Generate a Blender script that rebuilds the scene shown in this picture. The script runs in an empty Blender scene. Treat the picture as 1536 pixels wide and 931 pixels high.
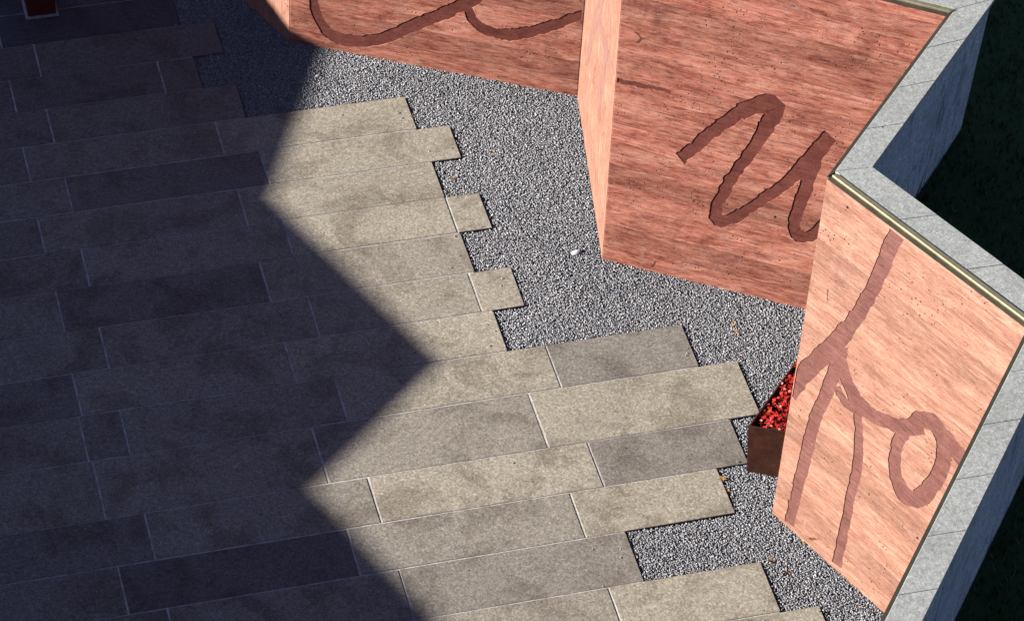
import bpy, bmesh, math, random
import numpy as np
from mathutils import Vector, Matrix

# ------------------------------------------------------------------ camera, sky, sun, exposure
SC = bpy.context.scene
COL = SC.collection
ELEV = 22.0                       # sun height in degrees
SUN = Vector((-1.0, 0.13, 0)).normalized()       # horizontal direction towards the sun
cd = bpy.data.cameras.new('camera'); cam = bpy.data.objects.new('camera', cd); COL.objects.link(cam)
right = Vector((0.9656231134, -0.2554075090, 0.0483632834))
up = Vector((0.1448332334, 0.6831160343, 0.7158043156))
fwd = Vector((0.2158595316, 0.6841925811, -0.6966241272))
m = Matrix((right, up, -fwd)).transposed().to_4x4()
m.translation = Vector((-4.0307334173, -16.2144614059, 13.0080242107))
cam.matrix_world = m
cd.sensor_fit = 'HORIZONTAL'; cd.sensor_width = 36.0; cd.lens = 4877.6 / 1536 * 36.0
cd.clip_end = 1000.0
SC.camera = cam

W = bpy.data.worlds.new('World'); SC.world = W; W.use_nodes = True
wn = W.node_tree.nodes; wl = W.node_tree.links; wn.clear()
sky = wn.new('ShaderNodeTexSky'); sky.sky_type = 'NISHITA'; sky.sun_disc = False
sky.altitude = 1200.0; sky.air_density = 0.75; sky.dust_density = 0.2; sky.ozone_density = 1.2
sky.sun_elevation = math.radians(ELEV)
sky.sun_rotation = math.atan2(SUN.x, SUN.y) % (2 * math.pi)
bg = wn.new('ShaderNodeBackground'); bg.inputs['Strength'].default_value = 0.05
wo = wn.new('ShaderNodeOutputWorld')
tintn = wn.new('ShaderNodeMix'); tintn.data_type = 'RGBA'; tintn.blend_type = 'MULTIPLY'; tintn.inputs[0].default_value = 1.0; tintn.inputs[7].default_value = (1.28, 0.93, 1.06, 1)   # white balance of the clear sky
wl.new(sky.outputs[0], tintn.inputs[6]); wl.new(tintn.outputs[2], bg.inputs[0]); wl.new(bg.outputs[0], wo.inputs[0])
sd = bpy.data.lights.new('sun', 'SUN'); sd.energy = 5.0; sd.angle = math.radians(0.7); sd.color = (1.0, 0.955, 0.89)
sun = bpy.data.objects.new('sun', sd); COL.objects.link(sun)
e = math.radians(ELEV)
sun.rotation_euler = (-(SUN * math.cos(e) + Vector((0, 0, math.sin(e))))).to_track_quat('-Z', 'Y').to_euler()
sun.location = (-8, 1, 8)
SC.cycles.diffuse_bounces = 0; SC.cycles.use_denoising = True
SC.view_settings.view_transform = 'Standard'; SC.view_settings.look = 'None'
SC.view_settings.exposure = 0.82; SC.view_settings.gamma = 1.0; SC.view_settings.use_curve_mapping = False

random.seed(7); RNG = np.random.default_rng(7)

# ------------------------------------------------------------------ helpers
def link(o, parent=None):
    COL.objects.link(o)
    if parent is not None: o.parent = parent
    return o
def mesh(name, v, f, mat, parent=None, smooth=False):
    me = bpy.data.meshes.new(name); me.from_pydata([tuple(x) for x in v], [], f); me.update()
    if mat: me.materials.append(mat)
    if smooth: me.polygons.foreach_set('use_smooth', [True] * len(me.polygons))
    return link(bpy.data.objects.new(name, me), parent)
def empty(name, loc=(0, 0, 0)):
    o = bpy.data.objects.new(name, None); o.location = loc; return link(o)
def tag(o, label=None, cat=None, group=None, kind=None):
    if label: o['label'] = label
    if cat: o['category'] = cat
    if group: o['group'] = group
    if kind: o['kind'] = kind
    return o
def hexa(b, t):      # prism from 4 bottom and 4 top corners (same winding)
    n = len(b); v = list(b) + list(t)
    f = [tuple(range(n - 1, -1, -1)), tuple(range(n, 2 * n))] + [(i, (i + 1) % n, n + (i + 1) % n, n + i) for i in range(n)]
    return v, f
def outward(me):
    bm = bmesh.new(); bm.from_mesh(me); bmesh.ops.recalc_face_normals(bm, faces=bm.faces); bm.to_mesh(me); bm.free()
def bevel(o, w, seg=2):
    b = o.modifiers.new('bevel', 'BEVEL'); b.width = w; b.segments = seg; b.limit_method = 'ANGLE'; b.angle_limit = math.radians(30)
def bigmesh(name, co, faces, mat, nv, colors=None):   # co (N,3), faces (M,nv)
    me = bpy.data.meshes.new(name)
    me.vertices.add(len(co)); me.vertices.foreach_set('co', co.astype(np.float32).ravel())
    me.loops.add(faces.size); me.loops.foreach_set('vertex_index', faces.astype(np.int32).ravel())
    me.polygons.add(len(faces)); me.polygons.foreach_set('loop_start', np.arange(0, faces.size, nv, dtype=np.int32))
    if colors is not None:
        a = me.color_attributes.new('tint', 'FLOAT_COLOR', 'POINT'); a.data.foreach_set('color', colors.astype(np.float32).ravel())
    me.update(calc_edges=True); me.validate()
    me.materials.append(mat)
    return link(bpy.data.objects.new(name, me))

class NT:
    def __init__(s, name, rough=0.85, spec=0.3):
        s.m = bpy.data.materials.new(name); s.m.use_nodes = True; s.t = s.m.node_tree; s.n = s.t.nodes
        s.b = s.n['Principled BSDF']; s.b.inputs['Roughness'].default_value = rough; s.b.inputs['Specular IOR Level'].default_value = spec
    def new(s, t, **k):
        n = s.n.new('ShaderNode' + t)
        for a, v in k.items():
            if a in n.inputs: s.set(n.inputs[a], v)
            else: setattr(n, a, v)
        return n
    def set(s, i, v):
        if isinstance(v, bpy.types.NodeSocket): s.t.links.new(v, i)
        else: i.default_value = v
    def coords(s, kind='Object', scale=(1, 1, 1), loc=None):
        c = s.new('TexCoord').outputs[kind] if kind != 'World' else s.new('NewGeometry').outputs['Position']
        mp = s.new('Mapping'); s.set(mp.inputs['Vector'], c); mp.inputs['Scale'].default_value = scale
        if loc is not None: s.set(mp.inputs['Location'], loc)
        return mp.outputs[0]
    def noise(s, vec, scale, detail=4, rough=0.6, dist=0.0):
        n = s.new('TexNoise'); s.set(n.inputs['Vector'], vec)
        n.inputs['Scale'].default_value = scale; n.inputs['Detail'].default_value = detail; n.inputs['Roughness'].default_value = rough; n.inputs['Distortion'].default_value = dist
        return n.outputs['Fac']
    def ramp(s, fac, *stops):
        r = s.new('ValToRGB'); s.set(r.inputs[0], fac); el = r.color_ramp.elements
        while len(el) < len(stops): el.new(0.5)
        for e_, (p, c) in zip(el, stops): e_.position = p; e_.color = (*c, 1) if not isinstance(c, float) else (c, c, c, 1)
        return r.outputs[0]
    def mix(s, fac, a, b, mode='MIX'):
        n = s.new('Mix', data_type='RGBA', blend_type=mode)
        s.set(n.inputs[0], fac)
        for i, v in ((6, a), (7, b)): s.set(n.inputs[i], v if isinstance(v, bpy.types.NodeSocket) else ((*v, 1) if len(v) == 3 else v))
        return n.outputs[2]
    def math(s, op, a, b=0.0, c=None):
        n = s.new('Math', operation=op); s.set(n.inputs[0], a); s.set(n.inputs[1], b)
        if c is not None: s.set(n.inputs[2], c)
        return n.outputs[0]
    def bump(s, h, strength=0.5, dist=0.01, prev=None):
        n = s.new('Bump'); s.set(n.inputs['Height'], h); n.inputs['Strength'].default_value = strength; n.inputs['Distance'].default_value = dist
        if prev is not None: s.set(n.inputs['Normal'], prev)
        return n.outputs[0]
    def out(s, color=None, normal=None, rough=None):
        if color is not None: s.set(s.b.inputs['Base Color'], color if isinstance(color, bpy.types.NodeSocket) else (*color, 1))
        if normal is not None: s.set(s.b.inputs['Normal'], normal)
        if rough is not None: s.set(s.b.inputs['Roughness'], rough)
        return s.m

# ------------------------------------------------------------------ materials
def granite(name, light, dark, tone=True, stain=0.6, streak=False, speck=0.6):
    q = NT(name, 0.82, 0.3); P = q.coords('World')
    fine = q.noise(P, 80, 3, 0.8); mid = q.noise(P, 34, 3, 0.6); big = q.noise(P, 3.2, 5, 0.65, 0.6)
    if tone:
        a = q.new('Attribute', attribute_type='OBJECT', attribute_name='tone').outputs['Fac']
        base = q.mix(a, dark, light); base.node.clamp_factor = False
    else: base = q.mix(q.ramp(q.noise(P, 2.0, 3), (0.3, 0.0), (0.7, 1.0)), dark, light)
    base = q.mix(speck, base, q.ramp(fine, (0.33, (0.22, 0.21, 0.21)), (0.44, (0.80, 0.80, 0.79)), (0.54, (1.08, 1.07, 1.05)), (0.66, (2.0, 1.96, 1.92))), 'MULTIPLY')
    base = q.mix(1.0, base, q.ramp(mid, (0.30, (0.80, 0.79, 0.78)), (0.68, (1.16, 1.15, 1.13))), 'MULTIPLY')
    st = q.ramp(big, (0.38, 1.0), (0.52, 0.0))
    base = q.mix(q.math('MULTIPLY', st, stain), base, q.mix(1.0, base, (0.50, 0.47, 0.45), 'MULTIPLY'))
    base = q.mix(q.math('MULTIPLY', q.ramp(q.noise(P, 9.5, 5, 0.7, 1.0), (0.36, 1.0), (0.46, 0.0)), stain * 0.6), base, q.mix(1.0, base, (0.66, 0.64, 0.62), 'MULTIPLY'))
    base = q.mix(q.math('MULTIPLY', q.ramp(q.noise(P, 1.1, 4, 0.6, 0.8), (0.40, 1.0), (0.62, 0.0)), stain * 0.5), base, q.mix(1.0, base, (0.72, 0.70, 0.70), 'MULTIPLY'))
    if streak:
        sv = q.coords('World', (3.5, 3.5, 1.0)); s_ = q.noise(sv, 3.0, 5, 0.65, 1.8)
        base = q.mix(q.ramp(s_, (0.39, 0.55), (0.45, 0.0)), base, (0.13, 0.18, 0.21))
    hole = q.new('TexVoronoi', feature='F1'); q.set(hole.inputs['Vector'], P); hole.inputs['Scale'].default_value = 7.0
    hd = q.ramp(hole.outputs['Distance'], (0.035, 1.0), (0.055, 0.0))
    pick = q.math('GREATER_THAN', q.new('SeparateColor', Color=hole.outputs['Color']).outputs[0], 0.90)
    base = q.mix(q.math('MULTIPLY', hd, pick), base, (0.03, 0.025, 0.02))
    n = q.bump(fine, 0.35, 0.004, q.bump(big, 0.3, 0.01))
    return q.out(base, n)
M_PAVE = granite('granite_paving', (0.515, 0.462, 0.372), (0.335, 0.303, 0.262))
M_COPE = granite('granite_coping', (0.49, 0.515, 0.485), (0.41, 0.435, 0.41), False, 0.2, False, 0.4)
M_CLAD = granite('granite_cladding', (0.46, 0.66, 0.72), (0.38, 0.56, 0.62), False, 0.3, True)  # blue of the skylight on the outer face is put into the granite colour

def mortar():
    q = NT('mortar', 0.9, 0.1); P = q.coords('World')
    return q.out(q.ramp(q.noise(P, 14, 5, 0.7), (0.40, (0.42, 0.39, 0.36)), (0.57, (0.72, 0.69, 0.655))), q.bump(q.noise(P, 120, 3), 0.4, 0.004))
M_MORT = mortar()

def concrete(name, tint=(1, 1, 1), contrast=1.0, flip=False, pale=0.0):
    q = NT(name, 0.8, 0.25)
    P = q.coords('Object')
    sx = q.new('SeparateXYZ', Vector=P).outputs
    warp = q.math('MULTIPLY_ADD', q.noise(P, 0.9, 2), 0.06, sx[2])
    def boards(hgt):
        b = q.math('FLOOR', q.math('DIVIDE', warp, hgt)); w = q.new('TexWhiteNoise', noise_dimensions='1D'); q.set(w.inputs['W'], b)
        return b, w.outputs['Value'], q.math('FRACT', q.math('DIVIDE', warp, hgt))
    bd, bt, fr = boards(0.155)
    off = q.new('CombineXYZ', X=q.math('MULTIPLY', bt, 23.0), Y=0.0, Z=q.math('MULTIPLY', bd, 3.7)).outputs[0]
    def st(x, z): return q.coords('Object', (x, x, z) if not flip else (z, z, x), off)
    S0 = q.noise(st(1.6, 7.5), 1.8, 7, 0.72, 0.6)          # broad cloudy bands
    S1 = q.noise(st(3.4, 26.0), 1.5, 7, 0.78, 0.3)         # wood grain of the boards
    S2 = q.noise(st(9.0, 60.0), 1.5, 4, 0.75, 0.5)          # short scratches
    blot = q.noise(P, 3.4, 7, 0.72, 1.2); grain = q.noise(P, 120, 3, 0.75)
    c = contrast; T = np.array(tint)
    def k(*v): return tuple(np.clip(np.array(v) * T, 0, .9))
    base = q.ramp(q.math('ADD', q.math('MULTIPLY', S0, 0.6), q.math('MULTIPLY', S1, 0.4)), (0.5 - 0.125 / max(c, .3), k(0.27, 0.080, 0.056)), (0.47, k(0.455, 0.168, 0.120)),
                  (0.535, k(0.58, 0.252, 0.182)), (0.62, k(0.70, 0.375, 0.285)))
    base = q.mix(c, base, q.mix(1.0, base, q.ramp(S2, (0.36, (0.42, 0.36, 0.37)), (0.45, (0.95,) * 3), (0.64, (1.20,) * 3)), 'MULTIPLY'))
    base = q.mix(q.math('MULTIPLY', q.ramp(blot, (0.36, 1.0), (0.50, 0.0)), 0.6 * c), base, q.mix(1.0, base, (0.58, 0.50, 0.50), 'MULTIPLY'))
    base = q.mix(q.math('MULTIPLY', q.ramp(q.noise(P, 6.5, 5, 0.7, 1.4), (0.58, 0.0), (0.72, 1.0)), 0.45), base, (0.50, 0.33, 0.27))
    fl = q.noise(st(6.0, 90.0), 1.5, 3, 0.7, 0.2)
    base = q.mix(q.math('MULTIPLY', q.ramp(fl, (0.56, 0.0), (0.68, 1.0)), 0.55), base, (0.60, 0.37, 0.29))
    fine_seam = q.math('MULTIPLY', q.ramp(q.math('FRACT', q.math('DIVIDE', warp, 0.0387)), (0.0, 1.0), (0.10, 0.0)), q.ramp(q.noise(st(1.5, 9.0), 2.0, 3), (0.50, 0.0), (0.60, 0.45)))
    base = q.mix(fine_seam, base, q.mix(1.0, base, (0.52, 0.44, 0.44), 'MULTIPLY'))
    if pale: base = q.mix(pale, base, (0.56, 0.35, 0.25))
    base = q.mix(1.0, base, q.ramp(grain, (0.3, (0.84,) * 3), (0.7, (1.15,) * 3)), 'MULTIPLY')
    tone = q.math('MULTIPLY_ADD', bt, 0.34 * c, 1 - 0.17 * c)
    base = q.mix(1.0, base, q.new('CombineColor', Red=tone, Green=tone, Blue=tone).outputs[0], 'MULTIPLY')
    seam = q.math('MULTIPLY', q.ramp(fr, (0.0, 1.0), (0.05, 0.0)), q.ramp(q.noise(P, 2.3, 3), (0.47, 0.0), (0.58, 0.8 * c)))
    base = q.mix(seam, base, (0.19, 0.07, 0.052))
    def dots(scale, r0, r1, thr, ch):
        h = q.new('TexVoronoi', feature='F1'); q.set(h.inputs['Vector'], q.coords('Object', (1, 0.0, 1))); h.inputs['Scale'].default_value = scale
        return q.math('MULTIPLY', q.ramp(h.outputs['Distance'], (r0, 1.0), (r1, 0.0)), q.math('GREATER_THAN', q.new('SeparateColor', Color=h.outputs['Color']).outputs[ch], thr))
    h1 = dots(7.0, 0.045, 0.065, 0.66, 0)
    h2 = q.math('MULTIPLY', dots(42.0, 0.12, 0.26, 0.72, 1), q.ramp(q.noise(P, 4.2, 3), (0.50, 0.0), (0.60, 0.9)))
    crack = q.new('TexVoronoi', feature='DISTANCE_TO_EDGE'); q.set(crack.inputs['Vector'], q.mix(0.25, q.coords('Object', (1, 0, 1)), q.new('TexNoise', Scale=4.0).outputs['Color'])); crack.inputs['Scale'].default_value = 2.1
    ck = q.math('MULTIPLY', q.ramp(crack.outputs['Distance'], (0.004, 1.0), (0.012, 0.0)), q.ramp(q.noise(P, 5.1, 2), (0.66, 0.0), (0.70, 0.8)))
    base = q.mix(q.math('MAXIMUM', ck, q.math('MAXIMUM', h1, h2)), base, (0.04, 0.018, 0.015))
    hgt = q.math('ADD', q.math('MULTIPLY', S1, 0.9), q.math('MULTIPLY', S2, 0.5))
    hgt = q.math('ADD', hgt, q.math('MULTIPLY', bt, 0.4))
    hgt = q.math('SUBTRACT', hgt, q.math('MULTIPLY', q.math('MAXIMUM', h1, h2), 1.5))
    n = q.bump(hgt, 0.6, 0.007, q.bump(grain, 0.25, 0.002))
    return q.out(base, n)
M_RED = concrete('red_board_concrete', (0.96, 0.88, 0.83), 1.2)
M_RED_SUNLIT = concrete('sunlit_red_board_concrete', (0.76, 0.835, 0.775), 0.9, False, 0.22)  # lighter copy of the red concrete: fuller sun on this panel painted in
M_REDV = concrete('red_smooth_concrete', (0.79, 0.83, 0.77), 0.5, True, 0.2)  # returns: vertical grain, with their stronger sunlight mixed in as a paler colour
def stroke_mat(name, lo, hi):
    q = NT(name, 0.75, 0.25); P = q.coords('Object')
    b = q.ramp(q.noise(P, 5, 6, 0.75, 0.8), (0.34, lo), (0.66, hi))
    g_ = q.noise(q.coords('Object', (4, 4, 34)), 1.6, 6, 0.75, 0.6)
    b = q.mix(1.0, b, q.ramp(g_, (0.36, (0.70, 0.66, 0.66)), (0.5, (1.0,) * 3), (0.64, (1.22, 1.2, 1.2))), 'MULTIPLY')
    b = q.mix(q.ramp(q.noise(P, 13, 4, 0.7), (0.62, 0.0), (0.74, 0.4)), b, (0.36, 0.19, 0.15))
    b = q.mix(1.0, b, q.ramp(q.noise(P, 120, 3, .75), (0.3, (0.75,) * 3), (0.7, (1.25,) * 3)), 'MULTIPLY')
    return q.out(b, q.bump(q.noise(P, 60, 4), 0.3, 0.004))
M_STROKE = stroke_mat('script_stroke', (0.135, 0.036, 0.028), (0.225, 0.070, 0.052))
M_STROKE2 = stroke_mat('pale_script_stroke', (0.175, 0.070, 0.056), (0.255, 0.112, 0.092))
def faint_mat():
    q = NT('script_faint', 0.8, 0.2); P = q.coords('Object')
    return q.out(q.ramp(q.noise(P, 14, 5), (0.35, (0.30, 0.155, 0.125)), (0.65, (0.40, 0.215, 0.17))))
M_FAINT = faint_mat()
def metal(name, c, rough, met=0.9, var=0.25):
    q = NT(name, rough); q.b.inputs['Metallic'].default_value = met; P = q.coords('World')
    k = q.ramp(q.noise(P, 12, 5, 0.7), (0.3, (1 - var,) * 3), (0.7, (1 + var,) * 3))
    return q.out(q.mix(1.0, c, k, 'MULTIPLY'), q.bump(q.noise(P, 150, 2), 0.1, 0.001))
M_BRASS = metal('brass', (0.58, 0.52, 0.32), 0.42, 0.7)
M_PATINA = metal('dark_bronze', (0.12, 0.105, 0.075), 0.6, 0.5)
def rust():
    q = NT('rusted_steel', 0.8, 0.25); P = q.coords('World')
    c = q.ramp(q.noise(P, 9, 6, 0.75), (0.3, (0.030, 0.011, 0.008)), (0.5, (0.065, 0.021, 0.012)), (0.72, (0.13, 0.042, 0.02)))
    return q.out(c, q.bump(q.noise(P, 90, 4), 0.3, 0.002))
M_RUST = rust()
def simple(name, a, b, scale=20, rough=0.8, spec=0.2, trans=0.0):
    q = NT(name, rough, spec); P = q.coords('World')
    if trans: q.b.inputs['Subsurface Weight'].default_value = trans; q.b.inputs['Subsurface Radius'].default_value = (0.01, 0.004, 0.003)
    return q.out(q.ramp(q.noise(P, scale, 4), (0.35, a), (0.65, b)))
M_SOIL = simple('soil', (0.02, 0.014, 0.010), (0.05, 0.035, 0.025), 60)
M_FLOWER = simple('red_petal', (0.42, 0.010, 0.010), (0.68, 0.045, 0.032), 45, 0.6)
M_PINK = simple('pink_petal', (0.75, 0.16, 0.16), (0.80, 0.30, 0.26), 45, 0.6)
M_GREEN = simple('flower_leaf', (0.05, 0.10, 0.02), (0.20, 0.24, 0.06), 45, 0.5)
M_DRY = simple('dry_leaf', (0.42, 0.20, 0.05), (0.62, 0.36, 0.12), 60, 0.7)
M_DRY2 = simple('brown_leaf', (0.22, 0.09, 0.03), (0.40, 0.18, 0.06), 60, 0.7)
M_WHITE = simple('pale_pebble', (0.68, 0.70, 0.72), (0.85, 0.86, 0.86), 40, 0.35, 0.5)
M_REDSTEEL = simple('red_painted_steel', (0.10, 0.022, 0.018), (0.14, 0.03, 0.024), 8, 0.5)
M_TRIM = simple('pale_mortar', (0.45, 0.42, 0.38), (0.62, 0.60, 0.56), 30, 0.9)
M_EARTH = simple('earth', (0.13, 0.12, 0.105), (0.20, 0.185, 0.16), 6, 0.95)
M_TURF = simple('turf', (0.035, 0.10, 0.032), (0.055, 0.12, 0.045), 25, 0.95)
def tinted(name, rough=0.8):
    q = NT(name, rough, 0.2); a = q.new('VertexColor', layer_name='tint').outputs[0]
    return q.out(a)
M_CHIP = tinted('gravel_chip', 0.75); M_BLADE = tinted('grass_blade', 0.8)
M_GBED = simple('gravel_bed', (0.20, 0.197, 0.202), (0.34, 0.335, 0.345), 90, 0.95)

# ------------------------------------------------------------------ ground
g = mesh('ground', [(-250, -250, -.09), (250, -250, -.09), (250, 250, -.09), (-250, 250, -.09)], [(0, 1, 2, 3)], M_EARTH); tag(g, kind='structure')

YL = {0: -0.225, 1: -0.537, 2: -0.852, 3: -1.154, 4: -1.476, 5: -1.791, 6: -2.103, 7: -2.423, 8: -2.742, 9: -3.082, 10: -3.418, 11: -3.750,
      12: -4.097, 13: -4.531, 14: -4.873, 15: -5.213, 16: -5.572, 17: -5.934, 18: -6.295, 19: -6.65, 20: -7.0, 21: -7.36, 22: -7.72, -1: 0.09, -2: 0.405, -3: 0.72, -4: 1.035, -5: 1.35}
ROWS = {   # row k lies between YL[k] and YL[k+1]; (joints ..., end)
    -5: [-2.5, -1.6], -4: [-2.3, -1.7], -3: [-2.5, -1.52], -2: [-2.3, -1.62], -1: [-2.5, -1.45], 0: [-2.50, -1.383], 1: [-2.306, -1.169], 2: [-2.504, -1.588, -1.362], 3: [-2.325, -1.155], 4: [-2.516, -1.348, -0.165],
    5: [-2.316, -1.138, 0.038], 6: [-2.527, -1.337, -0.146], 7: [-2.322, -1.131, -0.143, 0.062], 8: [-2.521, -1.335, -0.131], 9: [-2.328, -1.123, -0.172, 0.083],
    10: [-2.535, -1.329, -0.109], 11: [-2.556, -2.328, -1.115, 0.113, 0.923], 12: [-2.537, -1.319, -0.082, 1.148], 13: [-2.33, -1.105, 0.141, 0.967],
    14: [-2.533, -1.298, -0.058, 0.784], 15: [-2.331, -1.092, 0.162], 16: [-2.52, -1.27, -0.039, 0.808], 17: [-2.33, -1.1, 0.16, 1.019],
    18: [-2.53, -1.29, -0.04, 0.80], 19: [-2.33, -1.1, 0.15, 0.95], 20: [-2.53, -1.29, 0.2], 21: [-2.33, -1.1, 0.1]}
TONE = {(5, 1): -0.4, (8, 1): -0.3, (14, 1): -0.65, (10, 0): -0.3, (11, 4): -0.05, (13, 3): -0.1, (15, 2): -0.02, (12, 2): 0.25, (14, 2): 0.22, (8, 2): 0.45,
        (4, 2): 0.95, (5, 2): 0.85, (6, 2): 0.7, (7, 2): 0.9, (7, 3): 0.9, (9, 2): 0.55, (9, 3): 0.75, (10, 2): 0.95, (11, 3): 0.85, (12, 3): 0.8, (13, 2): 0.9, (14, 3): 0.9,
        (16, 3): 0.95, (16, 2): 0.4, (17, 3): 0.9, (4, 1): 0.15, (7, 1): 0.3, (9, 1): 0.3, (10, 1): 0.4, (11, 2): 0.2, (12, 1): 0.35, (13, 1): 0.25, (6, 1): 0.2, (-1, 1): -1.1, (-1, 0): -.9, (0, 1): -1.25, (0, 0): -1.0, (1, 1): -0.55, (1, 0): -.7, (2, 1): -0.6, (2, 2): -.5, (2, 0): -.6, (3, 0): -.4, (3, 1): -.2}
XL = -6.0
bv, bf = [], []
def addbox(x0, x1, y0, y1, z0, z1):
    v, f = hexa([(x0, y0, z0), (x1, y0, z0), (x1, y1, z0), (x0, y1, z0)], [(x0, y0, z1), (x1, y0, z1), (x1, y1, z1), (x0, y1, z1)])
    o = len(bv); bv.extend(v); bf.extend([tuple(i + o for i in q) for q in f])
for k, js in ROWS.items():
    addbox(XL, js[-1] - .012, YL[k + 1] + .008, YL[k] - .008, -.085, -.0008)
    if k + 1 in ROWS:
        addbox(XL, min(js[-1], ROWS[k + 1][-1]) - .006, YL[k + 1] - .0078, YL[k + 1] + .0078, -.085, -.0013)
paving = mesh('paving', bv, bf, M_MORT); tag(paving, kind='structure')
for k, js in ROWS.items():
    xs = list(js)
    while xs[0] > XL: xs.insert(0, xs[0] - 1.205)
    off = len(xs) - len(js)
    y1, y0 = YL[k], YL[k + 1]
    for i in range(len(xs) - 1):
        gx = .0055; gy = random.uniform(.0022, .005); gy2 = random.uniform(.0022, .005)
        a, b = xs[i] + gx, xs[i + 1] - (gx if i < len(xs) - 2 else 0)
        c, d = y0 + gy, y1 - gy2
        r = lambda s=.0016: random.uniform(-s, s)
        zt = random.uniform(.0014, .0028); ch = .0022
        base = [(a, c, -.06), (b, c, -.06), (b, d, -.06), (a, d, -.06)]
        mid = [(a + r(), c + r(), zt - ch), (b + r(), c + r(), zt - ch), (b + r(), d + r(), zt - ch), (a + r(), d + r(), zt - ch)]
        top = [(mid[0][0] + ch, mid[0][1] + ch, zt + r(.0004)), (mid[1][0] - ch, mid[1][1] + ch, zt + r(.0004)), (mid[2][0] - ch, mid[2][1] - ch, zt + r(.0004)), (mid[3][0] + ch, mid[3][1] - ch, zt + r(.0004))]
        f = [(8, 9, 10, 11)]
        for o in (0, 4):
            f += [(o + j, o + (j + 1) % 4, o + 4 + (j + 1) % 4, o + 4 + j) for j in range(4)]
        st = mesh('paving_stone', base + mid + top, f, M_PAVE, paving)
        st['tone'] = float(TONE.get((k, i - off + 1), random.uniform(-0.4, 0.2) if xs[i] < -1.2 else random.uniform(0.25, 0.75)))  # slabs on the shaded left toned darker, so the shade is partly painted

# ------------------------------------------------------------------ wall plan (red face), base and top corners
H = 2.366
PB = [(-1.41, .72), (-.746, -.815), (.882, -1.684), (.629, -3.124), (2.035, -4.005), (.984, -5.244), (1.529, -6.457), (.05, -8.26), (.6, -9.5)]
PT = [(-1.41, .72), (-.746, -.815), (.882, -1.690), (.594, -3.130), (2.060, -4.106), (1.028, -5.185), (1.620, -6.393), (.155, -8.165), (.7, -9.4)]
PANEL = [False, True, False, True, False, True, False, True]      # long script panels alternate with plain returns
def offset(poly, offs):
    P = [Vector(q) for q in poly]; n = len(P); res = []
    L = []
    for i in range(n - 1):
        d = (P[i + 1] - P[i]).normalized(); nn = Vector((-d.y, d.x)); L.append((P[i] + nn * offs[i], d))
    res.append(L[0][0])
    for i in range(1, n - 1):
        (a, d), (b, e_) = L[i - 1], L[i]
        den = d.x * e_.y - d.y * e_.x; t = ((b.x - a.x) * e_.y - (b.y - a.y) * e_.x) / den
        res.append(a + d * t)
    res.append(L[-1][0] + L[-1][1] * (P[-1] - P[-2]).length)
    return res
class Wall:
    def __init__(s, pb, pt, panel, h):
        s.pb, s.pt, s.panel, s.h = pb, pt, panel, h; s.cache = {}
    def line(s, op, orr):
        k = (op, orr)
        if k not in s.cache:
            offs = [op if p else orr for p in s.panel]; s.cache[k] = (offset(s.pb, offs), offset(s.pt, offs))
        return s.cache[k]
    def pt3(s, o, i, t, z):
        b, tp = s.line(*o); k = z / s.h
        q = (b[i].lerp(b[i + 1], t)).lerp(tp[i].lerp(tp[i + 1], t), k); return Vector((q.x, q.y, z))
    def piece(s, name, i, o0, o1, t0, t1, z0, z1, mat, parent, bev=0.0, frame=False, grid=0):
        def ring(z): return [s.pt3(o0, i, t0, z), s.pt3(o0, i, t1, z), s.pt3(o1, i, t1, z), s.pt3(o1, i, t0, z)]
        v, f = hexa(ring(z0), ring(z1))
        if grid:
            v, f = [], []; n = grid
            for a in range(n + 1):
                for b in range(n + 1):
                    z = z0 + (z1 - z0) * b / n; t = t0 + (t1 - t0) * a / n; v.append(s.pt3(o0, i, t, z))
            for a in range(n):
                for b in range(n):
                    q0 = a * (n + 1) + b; f.append((q0, q0 + n + 1, q0 + n + 2, q0 + 1))
            m = len(v); v += [s.pt3(o1, i, t0, z0), s.pt3(o1, i, t1, z0), s.pt3(o1, i, t1, z1), s.pt3(o1, i, t0, z1)]
            c = lambda a, b: a * (n + 1) + b
            f += [(m + 3, m + 2, m + 1, m), tuple(c(a, 0) for a in range(n, -1, -1)) + (m, m + 1), tuple(c(a, n) for a in range(n + 1)) + (m + 2, m + 3),
                  tuple(c(0, b) for b in range(n + 1)) + (m + 3, m), tuple(c(n, b) for b in range(n, -1, -1)) + (m + 1, m + 2)]
        if frame:
            M = s.frame(i); Mi = M.inverted(); v = [Mi @ q for q in v]
        ob = mesh(name, v, f, mat, parent)
        if frame: ob.matrix_world = M
        if bev: bevel(ob, bev)
        return ob
    def frame(s, i):
        a = Vector((*s.pb[i], 0)); b = Vector((*s.pb[i + 1], 0)); x = (b - a).normalized(); z = Vector((0, 0, 1)); y = z.cross(x)
        M = Matrix((x, y, z)).transposed().to_4x4(); M.translation = a; return M
    def length(s, i): return (Vector(s.pt[i + 1]) - Vector(s.pt[i])).length

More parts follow.
